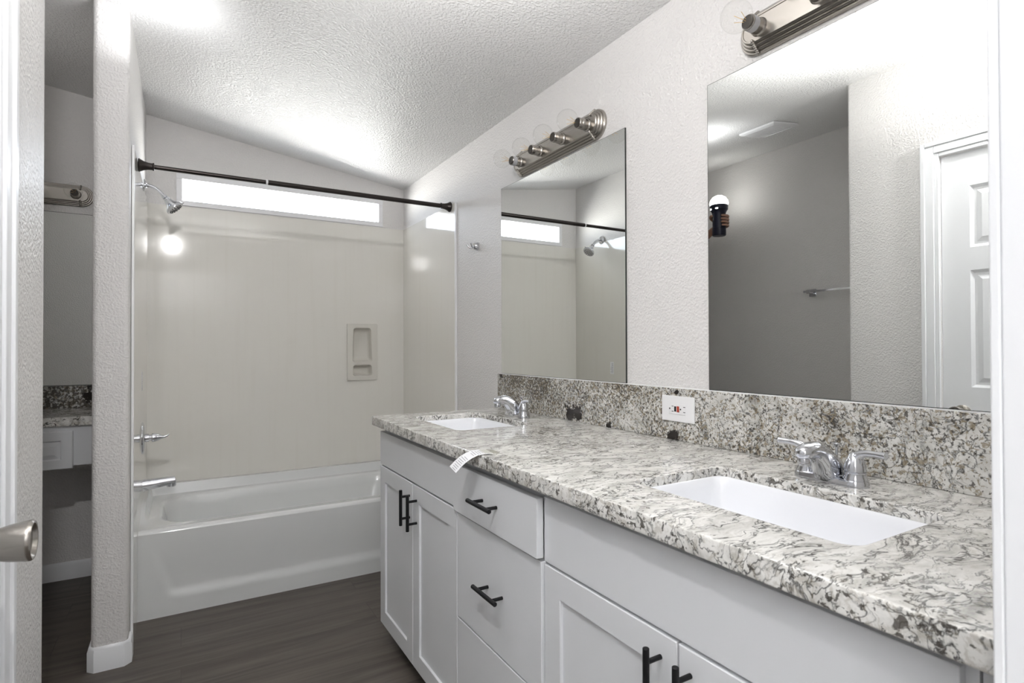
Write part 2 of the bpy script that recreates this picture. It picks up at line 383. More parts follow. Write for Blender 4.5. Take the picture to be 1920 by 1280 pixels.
# bedroom behind the viewpoint
bm = B()
box(bm, -1.9, -1.8, -2.4, 0.08, 0, 2.5); box(bm, 2.1, 2.2, -2.4, 0.08, 0, 2.5); box(bm, -1.9, 2.2, -2.5, -2.4, 0, 2.5)
box(bm, -1.9, XW, 0.08, 0.18, 0, 2.5); box(bm, X+0.11, 2.2, 0.08, 0.18, 0, 2.5)
struct('wall_bedroom', bm, WALL)
struct('ceiling_bedroom', box(B(), -1.9, 2.2, -2.5, 0.08, 2.5, 2.58), CEIL)

def steps(bm, fn):
    """three stepped bands of a colonial casing: fn(inner offset, outer offset, protrusion)"""
    fn(0.0, 0.018, 0.010); fn(0.018, 0.052, 0.015); fn(0.052, 0.070, 0.020)
# casing on the left door (protrudes towards +x)
bm = B()
def c1(a, b_, pr):
    box(bm, XW, XW+pr, DY1+a, DY1+b_, 0, DZ+b_); box(bm, XW, XW+pr, DY0-b_, DY0-a, 0, DZ+b_); box(bm, XW, XW+pr, DY0-a, DY1+a, DZ+a, DZ+b_)
steps(bm, c1); struct('trim_1', bm, TRIM, bevel=0.003)
# casing and jamb of the doorway in the foreground
bm = B()
def c2(a, b_, pr):
    box(bm, JX1-0.005+a, JX1-0.005+b_, YF, YF+pr*0.8, 0, 2.10+b_)
steps(bm, c2); box(bm, JX1-0.004, JX1+0.002, 0.08, YF, 0, 2.10); box(bm, JX1-0.012, JX1-0.004, 0.10, 0.135, 0, 2.10)
struct('trim_2', bm, TRIM, bevel=0.002)

# baseboards
def baseboard(name, path, h=0.092, th=0.012):
    """path: xy points, board built to the left of travel"""
    bm = B(); prof = [(0, 0), (th, 0), (th, h*0.78), (th*0.75, h*0.86), (th*0.7, h*0.93), (th*0.25, h), (0, h)]
    n = len(path); rows = []
    for i, (x, y) in enumerate(path):
        d0 = Vector((path[i][0]-path[i-1][0], path[i][1]-path[i-1][1])) if i > 0 else None
        d1 = Vector((path[i+1][0]-path[i][0], path[i+1][1]-path[i][1])) if i < n-1 else None
        ns = [Vector((-d.y, d.x)).normalized() for d in (d0, d1) if d is not None]
        nn = ns[0] if len(ns) == 1 else (ns[0]+ns[1])/(1+ns[0].dot(ns[1]))
        rows.append([bm.verts.new((x+nn.x*a, y+nn.y*a, z)) for a, z in prof])
    for i in range(n-1):
        for j in range(len(prof)):
            k = (j+1) % len(prof); bm.faces.new((rows[i][j], rows[i][k], rows[i+1][k], rows[i+1][j]))
    bm.faces.new(rows[0]); bm.faces.new(rows[-1][::-1])
    return struct(name, bm, TRIM, smooth=35)
c_ = 0.016
baseboard('baseboard_partition', [(PX0, 2.95), (PX0, PY0+c_), (PX0+c_, PY0), (PX1-c_, PY0), (PX1, PY0+c_), (PX1, 2.735)][::-1])
baseboard('baseboard_alcove_back', [(PX0, Y), (XA, Y)])
baseboard('baseboard_alcove_side', [(XA, Y), (XA, YE)])
baseboard('baseboard_left', [(XW, YE), (XW, DY1+0.07)])

# ------------------------------------------------------------------ window
wroot = D.objects.new('window_1', None); C.objects.link(wroot); wroot['kind'] = 'structure'; wroot.location = (0.585, Y, 2.16)
def wl(name, bm, m, bevel=None):
    o = link(name, bm, m, wroot, None, bevel); o.matrix_parent_inverse = Matrix.Translation(-Vector(wroot.location)); return o
def rframe(bm, x0, x1, z0, z1, w, y0, y1):
    box(bm, x0, x1, y0, y1, z0, z0+w); box(bm, x0, x1, y0, y1, z1-w, z1); box(bm, x0, x0+w, y0, y1, z0+w, z1-w); box(bm, x1-w, x1, y0, y1, z0+w, z1-w)
bm = B(); rframe(bm, WIN[0], WIN[1], WIN[2], WIN[3], 0.030, Y-0.007, Y+0.004); rframe(bm, WIN[0]+0.001, WIN[1]-0.001, WIN[2]+0.001, WIN[3]-0.001, 0.022, Y+0.004, Y+0.02); rframe(bm, WIN[0]+0.001, WIN[1]-0.001, WIN[2]+0.001, WIN[3]-0.001, 0.024, Y+0.02, Y+0.055)
wl('window_frame', bm, VINYL, 0.002)
bm = B(); sx0, sx1, sz0, sz1 = WIN[0]+0.60, WIN[1]-0.026, WIN[2]+0.026, WIN[3]-0.026
box(bm, sx0, sx1, Y+0.03, Y+0.045, sz1-0.006, sz1); box(bm, sx0, sx1, Y+0.03, Y+0.045, sz0, sz0+0.006); box(bm, sx1-0.014, sx1, Y+0.03, Y+0.045, sz0, sz1)
wl('sash', bm, VINYL, 0.002)
wl('pane', box(B(), WIN[0]+0.01, WIN[1]-0.01, Y+0.046, Y+0.050, WIN[2]+0.01, WIN[3]-0.01), PANE)

# ------------------------------------------------------------------ tub surround (three glossy panels)
sr = thing('tub_surround', 'glossy cream fibreglass panels lining three walls above the bathtub', 'tub surround', (0.6, 3.7, 0.456))
def child(name, bm, m, root, **kw):
    o = link(name, bm, m, root, **kw); o.matrix_parent_inverse = Matrix.Translation(-Vector(root.location)); return o
ST = 2.057
bm = B(); grid_wall(bm, XL+0.006, X-0.006, 0.456, ST, [NICH], lambda b_, a0, a1, z0, z1: box(b_, a0, a1, Y-0.006, Y-0.0005, z0, z1))
child('back_panel', bm, SURR, sr)
bm = B(); box(bm, XL, XL+0.006, 3.032, Y-0.006, 0.385, ST); box(bm, XL, XL+0.006, 2.742, 3.032, 0.0, ST)
child('side_panel', bm, SURR, sr)
bm = B(); box(bm, X-0.006, X, 2.915, Y-0.006, 0.385, ST)
child('side_panel', bm, SURR, sr)
bm = B(); box(bm, XL-0.001, XL+0.009, 2.735, 2.747, 0.0, ST)
child('edge_trim', bm, PLASTIC, sr, bevel=0.003)
bm = B(); box(bm, X-0.010, X, 2.905, 2.921, 0.40, ST)
child('edge_trim', bm, PLASTIC, sr, bevel=0.003)

# ------------------------------------------------------------------ bathtub
tb = thing('bathtub', 'white alcove bathtub with recessed apron under the narrow window', 'bathtub', (0.6, 3.4, 0))
tx0, tx1, ty0, ty1 = XL+0.006, X-0.006, 3.034, Y-0.006
bm = B(); K = dict(k=8, e=10)
def lift(x, y, amt):
    w = max(sstep(ty0+0.10, ty0+0.35, y)*1.0 if (x-tx0 < 0.06 or tx1-x < 0.06) else 0, sstep(ty1-0.11, ty1-0.07, y))
    return amt*w
def tr(ix, r, z, amt=0.0, fy=None, drop=None):
    a, b_, c, d = ix
    return ring(bm, [(x, y, z+lift(x, y, amt)) for x, y in rrect(tx0+a, tx1-b_, ty0+c, ty1-d, r, **K)])
rings = [tr((0, 0, 0, 0), 0.003, 0.384, 0.07), tr((0, 0, 0.004, 0), 0.003, 0.394, 0.061), tr((0, 0, 0.014, 0), 0.006, 0.400, 0.055),
         tr((0.018, 0.018, 0.022, 0.030), 0.012, 0.402, 0.052), tr((0.034, 0.034, 0.026, 0.044), 0.02, 0.400, 0.0), tr((0.070, 0.070, 0.075, 0.085), 0.17, 0.399),
         tr((0.082, 0.082, 0.087, 0.097), 0.17, 0.396), tr((0.090, 0.090, 0.095, 0.105), 0.17, 0.386), tr((0.100, 0.12, 0.104, 0.113), 0.17, 0.34),
         tr((0.12, 0.20, 0.125, 0.135), 0.12, 0.16), tr((0.15, 0.26, 0.155, 0.165), 0.12, 0.10), tr((0.20, 0.34, 0.20, 0.21), 0.10, 0.085)]
for a, b_ in zip(rings, rings[1:]): bridge(bm, a, b_)
cap(bm, rings[-1])
child('basin', bm, TUBM, tb, smooth=50)
bm = B(); nx, nz = 150, 70; G = []
for j in range(nz+1):
    z = 0.385*j/nz; row = []
    for i in range(nx+1):
        x = tx0+(tx1-tx0)*i/nx
        xl = -0.055-(z-0.09)*0.33; xr = tx1-(xl-tx0)
        s = sstep(xl, xl+0.04, x)*sstep(xr, xr-0.04, x) if x < (tx0+tx1)/2 else sstep(xr, xr-0.04, x)
        d = 0.012*sstep(0.070, 0.125, z)*(1-sstep(0.10, 0.37, z)*0.97)*s
        row.append(bm.verts.new((x, ty0+d, z)))
    G.append(row)
for j in range(nz):
    for i in range(nx): bm.faces.new((G[j][i], G[j][i+1], G[j+1][i+1], G[j+1][i]))
child('apron', bm, TUBM, tb, smooth=60)
bm = B(); lathe(bm, (tx0+0.103, 3.43, 0.30), (1, 0, 0.12), [(-0.004, 0.037), (0.004, 0.037), (0.008, 0.033), (0.010, 0.010)])
child('overflow_plate', bm, CHROME, tb, smooth=40)

# ------------------------------------------------------------------ soap dish
sd = thing('soap_dish', 'cream recessed soap dish with tall and short niche on back panel', 'soap dish', (1.05, Y-0.006, 1.2))
def R2(x, z, y): return (x, y, z)
MXZ = Matrix(((1, 0, 0, 0), (0, 0, 1, 0), (0, 1, 0, 0), (0, 0, 0, 1)))   # plate xy -> xz
def trap(x0, x1, z0, z1, r, inw):
    pts = rrect(x0, x1, z0, z1, r, 6, 3); return [(x+(0.5*(x0+x1)-x)*inw*(z-z0)/(z1-z0), z) for x, z in pts]
n1 = trap(0.986, 1.118, 1.132, 1.362, 0.018, 0.12); n2 = trap(0.988, 1.118, 1.040, 1.112, 0.016, 0.06)
o = plate('face_plate', rrect(0.951, 1.155, 1.008, 1.389, 0.004, 3, 3), [n1, n2], 0.014, 0.003, SOAPM, sd, Matrix.Translation((0, Y-0.013, 0)) @ MXZ)
o.matrix_parent_inverse = Matrix.Translation(-Vector(sd.location))
for nm, nn in (('niche', n1), ('niche', n2)):
    bm = B(); cx = sum(q[0] for q in nn)/len(nn); cz = sum(q[1] for q in nn)/len(nn)
    def rg(s, y, dz=0): return ring(bm, [(cx+(x-cx)*s, y, cz+(z-cz)*s+dz) for x, z in nn])
    rs = [rg(1.01, Y-0.0165), rg(0.985, Y-0.013), rg(0.93, Y+0.015), rg(0.86, Y+0.034), rg(0.7, Y+0.040)]
    for a, b_ in zip(rs, rs[1:]): bridge(bm, a, b_)
    cap(bm, rs[-1]); child(nm, bm, SOAPM, sd, smooth=50)

# ------------------------------------------------------------------ shower fittings (left end wall)
SX = XL+0.006; SY = 3.45
sh = thing('shower', 'chrome shower head on curved arm high on the left tub wall', 'shower head', (SX, SY, 2.07))
bm = B(); lathe(bm, (SX, SY, 2.072), (1, 0, 0), [(0, 0.032), (0.004, 0.031), (0.010, 0.020), (0.013, 0.012)]); child('wall_flange', bm, CHROME, sh, smooth=40)
bm = B(); tube(bm, [(SX, SY, 2.072), (SX+0.03, SY, 2.071), (SX+0.062, SY, 2.054), (SX+0.088, SY, 2.024)], 0.0092); child('arm', bm, CHROME, sh, smooth=60)
ho = Vector((SX+0.086, SY, 2.028)); hd = Vector((0.62, -0.10, -0.74)).normalized()
bm = B(); lathe(bm, ho, hd, [(0, 0.012), (0.004, 0.014), (0.012, 0.014), (0.014, 0.011), (0.018, 0.014), (0.026, 0.014), (0.028, 0.017), (0.040, 0.020), (0.055, 0.027), (0.066, 0.038), (0.071, 0.043), (0.078, 0.045), (0.084, 0.044), (0.086, 0.040), (0.086, 0.001)], 40)
hb = child('head', bm, CHROME, sh, smooth=35)
bm = B(); d, u, w = frame(hd)
for rr_, n_ in ((0.009, 5), (0.020, 9), (0.031, 14)):
    for k in range(n_):
        q = ho+hd*0.086+(u*math.cos(2*PI*k/n_)+w*math.sin(2*PI*k/n_))*rr_; lathe(bm, q, hd, [(-0.001, 0.0032), (0.003, 0.0026)], 8)
nz_ = link('nozzles', bm, CHROMED, hb, smooth=40)
nz_.matrix_parent_inverse = Matrix.Identity(4)
nz_['label'] = 'dark rubber spray nozzles'
lev = B(); lathe(lev, ho+hd*0.080-w*0.044, -w, [(0, 0.004), (0.010, 0.003)], 10); child('spray_lever', lev, CHROME, sh, smooth=40)

sv = thing('shower_valve', 'chrome round shower valve with pointed lever above the tub spout', 'shower valve', (SX, 3.42, 0.772))
bm = B(); lathe(bm, (SX, 3.42, 0.772), (1, 0, 0), [(0, 0.083), (0.003, 0.082), (0.008, 0.074), (0.012, 0.055), (0.013, 0.02)], 48); child('escutcheon', bm, CHROME, sv, smooth=40)
bm = B(); lathe(bm, (SX, 3.42, 0.772), (1, 0, 0), [(0.010, 0.021), (0.026, 0.021), (0.027, 0.015), (0.038, 0.015), (0.039, 0.022), (0.050, 0.023), (0.066, 0.018), (0.080, 0.011), (0.095, 0.006)], 32); tube(bm, [(SX+0.088, 3.42, 0.771), (SX+0.105, 3.42, 0.776), (SX+0.114, 3.42, 0.786)], [0.007, 0.005, 0.003]); child('lever', bm, CHROME, sv, smooth=40)
sp = thing('tub_spout', 'chrome tub spout on the left tub wall over the rim', 'tub spout', (SX, 3.42, 0.53))
bm = B(); tube(bm, [(SX, 3.42, 0.532), (SX+0.04, 3.42, 0.535), (SX+0.10, 3.42, 0.541), (SX+0.142, 3.42, 0.543)], [0.031, 0.028, 0.023, 0.021], 28, sx=1.0); lathe(bm, (SX+0.127, 3.42, 0.545), (0.08, 0, -1), [(0, 0.018), (0.030, 0.017), (0.034, 0.014)], 24); child('spout_body', bm, CHROME, sp, smooth=50)
bm = B(); lathe(bm, (SX+0.110, 3.42, 0.545), (0, 0, -1), [(0.02, 0.004), (0.034, 0.006)], 12); child('diverter', bm, CHROME, sp, smooth=40)

# sticker on the left panel
st = thing('warning_label', 'small white printed sticker on the left tub panel above the valve', 'sticker', (SX, 3.33, 1.065))
child('paper', box(B(), SX+0.0003, SX+0.0010, 3.312, 3.352, 1.02, 1.112), PAPER, st)
bm = B(); random.seed(4)
for k in range(9):
    z = 1.028+0.009*k; box(bm, SX+0.0010, SX+0.0013, 3.316, 3.348-random.random()*0.012, z, z+0.003)
child('print', bm, INK, st)

# curtain rod
cr = thing('curtain_rod', 'dark bronze telescoping shower curtain rod spanning the tub opening', 'curtain rod', (0.6, 2.985, 2.045))
YR, ZR = 2.985, 2.046
bm = B(); cyl(bm, (SX, YR, ZR), (0.38, YR, ZR), 0.0100); child('inner_tube', bm, BRONZE, cr, smooth=40)
bm = B(); cyl(bm, (0.362, YR, ZR), (X-0.006, YR, ZR), 0.0125); child('outer_tube', bm, BRONZE, cr, smooth=40)
bm = B(); cyl(bm, (0.355, YR, ZR), (0.364, YR, ZR), 0.0132); o = child('joint_ring', bm, PLASTIC, cr, smooth=40); o['label'] = 'pale plastic ring at the joint'
FL = [(0, 0.028), (0.004, 0.030), (0.008, 0.027), (0.022, 0.020), (0.038, 0.016), (0.052, 0.015), (0.056, 0.0175), (0.060, 0.0175), (0.061, 0.011)]
for xx, dd in ((SX, 1), (X-0.006, -1)):
    bm = B(); lathe(bm, (xx, YR, ZR), (dd, 0, 0), [(0.001+s, r) for s, r in FL], 32); child('end_flange', bm, BRONZE, cr, smooth=35)

# ------------------------------------------------------------------ vanity cabinets
CF = 0.728; ZT = 0.876; ZD = 0.735; ZB = 0.072
def handle(root, y, z, vertical, xf, length=0.130, post=0.080):
    a = Vector((0, 0, 1)) if vertical else Vector((0, 1, 0)); c = Vector((xf-0.035, y, z))
    bm = B(); lathe(bm, c-a*length/2, a, [(0, 0.0052), (0.0008, 0.006), (length-0.0008, 0.006), (length, 0.0052)], 20)
    for s in (-1, 1):
        q = c+a*s*post/2; cyl(bm, q, q+Vector((0.035, 0, 0)), 0.0046, 16)
    o = link('handle', bm, BLACK, root, smooth=40); o.matrix_parent_inverse = root.matrix_parent_inverse.copy(); o['label'] = 'matt black bar pull'
    return o
def bchild(root, name, bm, m, bevel=None):
    o = link(name, bm, m, root, None, bevel); o.matrix_parent_inverse = Matrix.Translation(-Vector(root.location)); return o
def fix(o, root):   # sub-part coordinates are world coordinates too
    o.matrix_parent_inverse = Matrix.Identity(4)
def shaker(root, y0, y1, z0, z1, xf, hy=None, hz=None):
    st_ = 0.062; bm = B()
    outer = [(y0, z0), (y1, z0), (y1, z1), (y0, z1)]; inner = [(y0+st_, z0+st_), (y1-st_, z0+st_), (y1-st_, z1-st_), (y0+st_, z1-st_)]
    def rg(pts, x, e=0):
        cy, cz = (y0+y1)/2, (z0+z1)/2
        return ring(bm, [(x, y+(e if y < cy else -e), z+(e if z < cz else -e)) for y, z in pts])
    rs = [rg(outer, xf+0.019), rg(outer, xf+0.0015), rg(outer, xf, 0.0015), rg(inner, xf, -0.001), rg(inner, xf+0.0012), rg(inner, xf+0.008), ]
    for a, b_ in zip(rs, rs[1:]): bridge(bm, a, b_)
    cap(bm, rs[0]); cap(bm, rs[-1])
    d = bchild(root, 'door', bm, CAB)
    if hy is not None: fix(handle(d, hy, hz, True, xf), root)
    return d
def slab(root, name, y0, y1, z0, z1, xf, hy=None, hz=None):
    d = bchild(root, name, box(B(), xf, xf+0.019, y0, y1, z0, z1), CAB, 0.0015)
    if hy is not None: fix(handle(d, hy, hz, False, xf), root)
    return d
def carcass(root, y0, y1, end=False):
    bm = B(); xf = CF+0.020
    box(bm, xf, xf+0.018, y0, y1, 0.855, 0.890)      # top rail
    box(bm, xf, xf+0.018, y0, y0+0.02, ZB, 0.855); box(bm, xf, xf+0.018, y1-0.02, y1, ZB, 0.855)
    box(bm, xf, xf+0.018, y0+0.02, y1-0.02, ZB, 0.10); box(bm, xf, xf+0.018, y0+0.02, y1-0.02, 0.70, 0.745)
    bchild(root, 'face_frame', bm, CAB)
    bm = B(); box(bm, xf+0.018, 1.349, y0, y0+0.012, ZB, 0.890); box(bm, xf+0.018, 1.349, y1-0.012, y1, ZB, 0.890)
    box(bm, 1.337, 1.349, y0+0.012, y1-0.012, ZB, 0.890)
    box(bm, xf+0.018, 1.337, y0+0.012, y1-0.012, ZB, ZB+0.015)
    bchild(root, 'carcass', bm, CAB)
    bm = B(); box(bm, xf+0.075, xf+0.09, y0, y1, 0.0, ZB); bchild(root, 'toe_kick', bm, CABIN)
g_ = 0.0022
v1 = thing('vanity_cabinet', 'white two-door sink cabinet at the tub end of the vanity', 'cabinet', (1.0, 1.95, 0), 0, 'white vanity cabinets in a row')
carcass(v1, 1.566, 2.338)
slab(v1, 'false_front', 1.574, 2.340, ZD+0.004, ZT, CF)
shaker(v1, 1.954+g_, 2.339, ZB, ZD-0.003, CF, 1.985, 0.642)
shaker(v1, 1.572, 1.954-g_, ZB, ZD-0.003, CF, 1.913, 0.640)
v2 = thing('vanity_cabinet', 'white three-drawer cabinet between the two sink cabinets', 'cabinet', (1.0, 1.33, 0), 0, 'white vanity cabinets in a row')
carcass(v2, 1.1025, 1.566)
slab(v2, 'drawer', 1.1035, 1.572, ZD, ZT, CF-0.012, 1.338, 0.808)
slab(v2, 'drawer', 1.104, 1.570, 0.412, ZD-0.009, CF, 1.330, 0.571)
slab(v2, 'drawer', 1.104, 1.570, ZB, 0.407, CF, 1.330, 0.24)
v3 = thing('vanity_cabinet', 'white two-door sink cabinet nearest the doorway under the closer sink', 'cabinet', (1.0, 0.69, 0), 0, 'white vanity cabinets in a row')
carcass(v3, 0.270, 1.1015)
slab(v3, 'false_front', 0.283, 1.100, ZD-0.006, ZT+0.004, CF+0.007)
shaker(v3, 0.690+g_, 1.100, ZB, 0.722, CF+0.007, 0.730, 0.640)
shaker(v3, 0.285, 0.690-g_, ZB, 0.722, CF+0.007, 0.662, 0.640)
tag(link('filler_panel', box(B(), CF+0.022, CF+0.040, YF+0.001, 0.268, ZB, 0.890), CAB, bevel=0.001), 'narrow white filler strip between vanity and door casing', 'filler panel')

# ------------------------------------------------------------------ countertop
ZC = 0.938; CT = 0.038; CX0 = 0.700; CY1 = 2.372; BX = 1.332
ctop = thing('countertop', 'long white granite vanity top with black veining and granite backsplash', 'countertop', (1.0, 1.3, ZC))
S1 = (0.838, 1.150, 1.795, 2.255); S2 = (0.846, 1.140, 0.452, 0.930)
outer = rrect(CX0, X-0.001, YF+0.001, CY1, 0.004, 3, 4)
holes = [rrect(a, b_, c, d, 0.032, 8, 4) for a, b_, c, d in (S1, S2)]
o = plate('slab', outer, holes, CT, 0.0035, GRAN, ctop, Matrix.Translation((0, 0, ZC-CT/2))); o.matrix_parent_inverse = Matrix.Translation(-Vector(ctop.location))
o.data.materials.append(GRANE)
for pl in o.data.polygons:
    if abs(pl.normal.z) < 0.7: pl.material_index = 1
bchild(ctop, 'backsplash', box(B(), BX, X-0.001, YF+0.001, 2.400, ZC+0.0005, 1.100), GRANB, 0.0015)

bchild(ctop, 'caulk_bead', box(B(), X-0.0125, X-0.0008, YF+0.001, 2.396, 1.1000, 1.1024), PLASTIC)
def sink(label, s):
    x0, x1, y0, y1 = s; r = thing('sink', label, 'sink', ((x0+x1)/2, (y0+y1)/2, ZC-CT), 0, 'undermount vanity sinks')
    bm = B(); zt = ZC-0.022
    def rg(e, z, rad): return ring(bm, [(x, y, z) for x, y in rrect(x0-e, x1+e, y0-e, y1+e, rad, 8, 4)])
    rs = [rg(-0.0006, zt-0.020, 0.032), rg(-0.0006, zt, 0.032), rg(-0.003, zt, 0.031), rg(-0.006, zt-0.004, 0.030), rg(-0.008, zt-0.02, 0.030), rg(-0.014, zt-0.10, 0.05), rg(-0.02, zt-0.125, 0.055), rg(-0.045, zt-0.138, 0.05), rg(-0.11, zt-0.143, 0.03)]
    for a, b_ in zip(rs, rs[1:]): bridge(bm, a, b_)
    cap(bm, rs[-1]); bchild2 = link('basin', bm, CERAMIC, r, smooth=50); bchild2.matrix_parent_inverse = Matrix.Translation(-Vector(r.location))
    bm = B(); cx, cy = (x0+x1)/2+0.03, (y0+y1)/2; lathe(bm, (cx, cy, zt-0.143), (0, 0, 1), [(0, 0.030), (0.003, 0.029), (0.004, 0.018), (0.001, 0.015)], 32)
    o = link('drain', bm, CHROME, r, smooth=40); o.matrix_parent_inverse = Matrix.Translation(-Vector(r.location))
sink('white undermount sink at the far end of the vanity near the tub', S1)
sink('white rectangular undermount sink closest to the doorway', S2)

# faucet, modelled at the origin: spout points to -x, handles along y
fa = thing('faucet', 'chrome two-handle faucet behind the sink closest to the doorway', 'faucet', (1.215, 0.700, ZC), 0, 'chrome vanity faucets')
bm = B()
def st_ring(hx, hy, z):
    return ring(bm, [(x, y, z) for x, y in rrect(-hx, hx, -hy, hy, hx*0.98, 8, 4)])
rs = [st_ring(0.0265, 0.078, 0), st_ring(0.0265, 0.078, 0.010), st_ring(0.0245, 0.076, 0.014), st_ring(0.020, 0.070, 0.016)]
for a, b_ in zip(rs, rs[1:]): bridge(bm, a, b_)
cap(bm, rs[0]); cap(bm, rs[-1]); link('base_plate', bm, CHROME, fa, smooth=35)
bm = B(); prev = None
stn = [(0.026, 0.002, 0.018, 0.018), (0.022, 0.002, 0.032, 0.023), (0.012, 0.002, 0.048, 0.025), (-0.004, 0.002, 0.064, 0.0255), (-0.020, 0.002, 0.077, 0.024), (-0.034, 0.006, 0.085, 0.022), (-0.046, 0.022, 0.090, 0.020), (-0.058, 0.042, 0.092, 0.0185), (-0.072, 0.053, 0.092, 0.018), (-0.088, 0.057, 0.090, 0.0175), (-0.100, 0.058, 0.086, 0.016), (-0.108, 0.060, 0.081, 0.012), (-0.112, 0.064, 0.076, 0.006)]
for x, zl, zt, w in stn:
    cz, hz = (zl+zt)/2, (zt-zl)/2
    def se(a, n=2.25): c, s = math.cos(a), math.sin(a); return (math.copysign(abs(c)**(2/n), c), math.copysign(abs(s)**(2/n), s))
    w = w*1.12
    cur = ring(bm, [(x, w*se(2*PI*k/28)[0], cz+hz*se(2*PI*k/28)[1]) for k in range(28)])
    if prev: bridge(bm, prev, cur)
    else: cap(bm, cur)
    prev = cur
cap(bm, prev); spo = link('spout', bm, CHROME, fa, smooth=60)
bm = B(); lathe(bm, (-0.095, 0, 0.060), (0, 0, -1), [(0, 0.0125), (0.004, 0.0135), (0.014, 0.0130), (0.016, 0.010)], 24); link('aerator', bm, CHROME, spo, smooth=40)
for s in (-1, 1):
    bm = B(); y0 = s*0.052
    lathe(bm, (0, y0, 0.010), (0, 0, 1), [(0, 0.0235), (0.008, 0.0232), (0.014, 0.020), (0.021, 0.0205), (0.0215, 0.018), (0.0225, 0.018), (0.023, 0.0215), (0.034, 0.0205), (0.046, 0.0165), (0.056, 0.0115), (0.061, 0.007), (0.062, 0.001)], 36)
    tube(bm, [(0, y0, 0.052), (-0.002, y0+s*0.006, 0.064), (-0.004, y0+s*0.020, 0.071), (-0.006, y0+s*0.040, 0.0735), (-0.008, y0+s*0.064, 0.0735)], [0.0120, 0.0105, 0.0078, 0.0065, 0.0078], 20)
    link('handle', bm, CHROME, fa, smooth=50)
bm = B(); lathe(bm, (0.024, 0, 0.012), (0, 0, 1), [(0, 0.003), (0.060, 0.003), (0.061, 0.005), (0.068, 0.0085), (0.070, 0.008)], 20); link('lift_rod', bm, CHROME, fa, smooth=40)
dup(fa, (1.220, 2.030, ZC), 0, 'chrome two-handle faucet at the far sink near the tub')

# ------------------------------------------------------------------ mirrors
def mirror(label, y0, y1, z0, z1):
    r = thing('wall_mirror', label, 'mirror', (X-0.003, (y0+y1)/2, (z0+z1)/2), 0, 'frameless wall mirrors')
    bchild(r, 'glass', box(B(), X-0.0062, X-0.0058, y0+0.0015, y1-0.0015, z0+0.0015, z1-0.0015), MIRROR)
    bchild(r, 'backing', box(B(), X-0.0058, X-0.0005, y0, y1, z0, z1), EDGEG)
mirror('smaller frameless mirror over the far sink reflecting the tub', 1.493, 2.382, 1.1025, 2.004)
mirror('larger frameless mirror over the closer sink reflecting a white door', 0.335, 1.134, 1.1025, 2.007)
r = thing('wall_mirror', 'dim frameless mirror above the makeup counter in the left alcove', 'mirror', (-0.75, Y-0.003, 1.5), 0, 'frameless wall mirrors')
bchild(r, 'glass', box(B(), -1.10, -0.403, Y-0.0062, Y-0.0058, 1.034, 1.955), MIRROR)
bchild(r, 'backing', box(B(), -1.102, -0.401, Y-0.0058, Y-0.0005, 1.032, 1.957), EDGEG)

# ------------------------------------------------------------------ four globe light bars (local: along y, wall at x=0, facing -x)
lt = thing('vanity_light', 'brushed nickel four-bulb light bar above the smaller mirror near the tub', 'light fixture', (X, 1.9165, 2.068), 0, 'globe light bars')
HL, HH = 0.320, 0.057
bm = B()
def stad(e, x): return ring(bm, [(x, a, b_) for a, b_ in rrect(-HL+e, HL-e, -HH+e, HH-e, (HH-e)*0.985, 12, 6)])
prof = [(0, 0), (0, -0.008), (0.003, -0.012), (0.006, -0.012), (0.0065, -0.017), (0.010, -0.020), (0.013, -0.020), (0.0135, -0.025), (0.017, -0.028), (0.020, -0.028), (0.0205, -0.033), (0.024, -0.036), (0.027, -0.036), (0.028, -0.034)]
rs = [stad(e, x) for e, x in prof]
for a, b_ in zip(rs, rs[1:]): bridge(bm, a, b_)
cap(bm, rs[0]); cap(bm, rs[-1]); bp = link('back_plate', bm, NICKEL, lt, smooth=30)
for s in (-1, 1):
    for t_ in (-1, 1):
        bm = B()
        for k in range(7):
            q = k/6; lathe(bm, (-0.012-q*0.026, s*(HL-HH), t_*(HH-0.002-q*0.024)), (-1, 0, t_*0.9), [(-0.0045, 0.001), (-0.0032, 0.0036), (0, 0.0050), (0.0032, 0.0036), (0.0045, 0.001)], 12)
        link('beading', bm, NICKEL, bp, smooth=60)
for k in range(4):
    yy = (k-1.5)*0.163
    bm = B(); lathe(bm, (-0.034, yy, 0), (-1, 0, 0), [(0, 0.0240), (0.004, 0.0225), (0.006, 0.0205), (0.030, 0.0200), (0.031, 0.0190), (0.034, 0.0200), (0.044, 0.0200), (0.046, 0.0185), (0.046, 0.016), (0.030, 0.015)], 32); so = link('socket', bm, NICKEL, lt, smooth=35)
    if k == 3:
        bm = B(); lathe(bm, (-0.056, yy, 0), (-1, 0, 0), [(0, 0.0203), (0.020, 0.0203)], 32, False); q = link('rating_sticker', bm, LABELW, so, smooth=40); q['label'] = 'small pale printed sticker'
    bm = B(); lathe(bm, (-0.060, yy, 0), (-1, 0, 0), [(0.008, 0.0178), (0.0195, 0.0182), (0.0215, 0.017)], 24)
    bb = link('bulb_base', bm, DARKSOCK, lt, smooth=40)
    bm = B(); R0 = 0.040; cx = 0.125
    pr = [(0.0805, 0.0165)]+[(cx-R0*math.cos(a), R0*math.sin(a)) for a in [0.43+i*(PI-0.43)/16 for i in range(17)]]
    lathe(bm, (0, yy, 0), (-1, 0, 0), pr, 36, False); bu = link('bulb', bm, BULBG, lt, smooth=80)
    bm = B(); lathe(bm, (0, yy, 0), (-1, 0, 0), [(0.080, 0.004), (0.096, 0.003), (0.108, 0.0015)], 12)
    link('stem', bm, BULBG, bu, smooth=40)
    bm = B()
    for s in (-1, 1):
        for s2 in (-1, 1): cyl(bm, (-0.092, yy+s*0.003, s2*0.003), (-0.120, yy+s*0.011, s2*0.009), 0.0006, 8)
    link('filament', bm, FILA, bu)
dup(lt, (X, 0.695, 2.078), 0, 'brushed nickel globe light bar cut off at the top above the larger mirror')
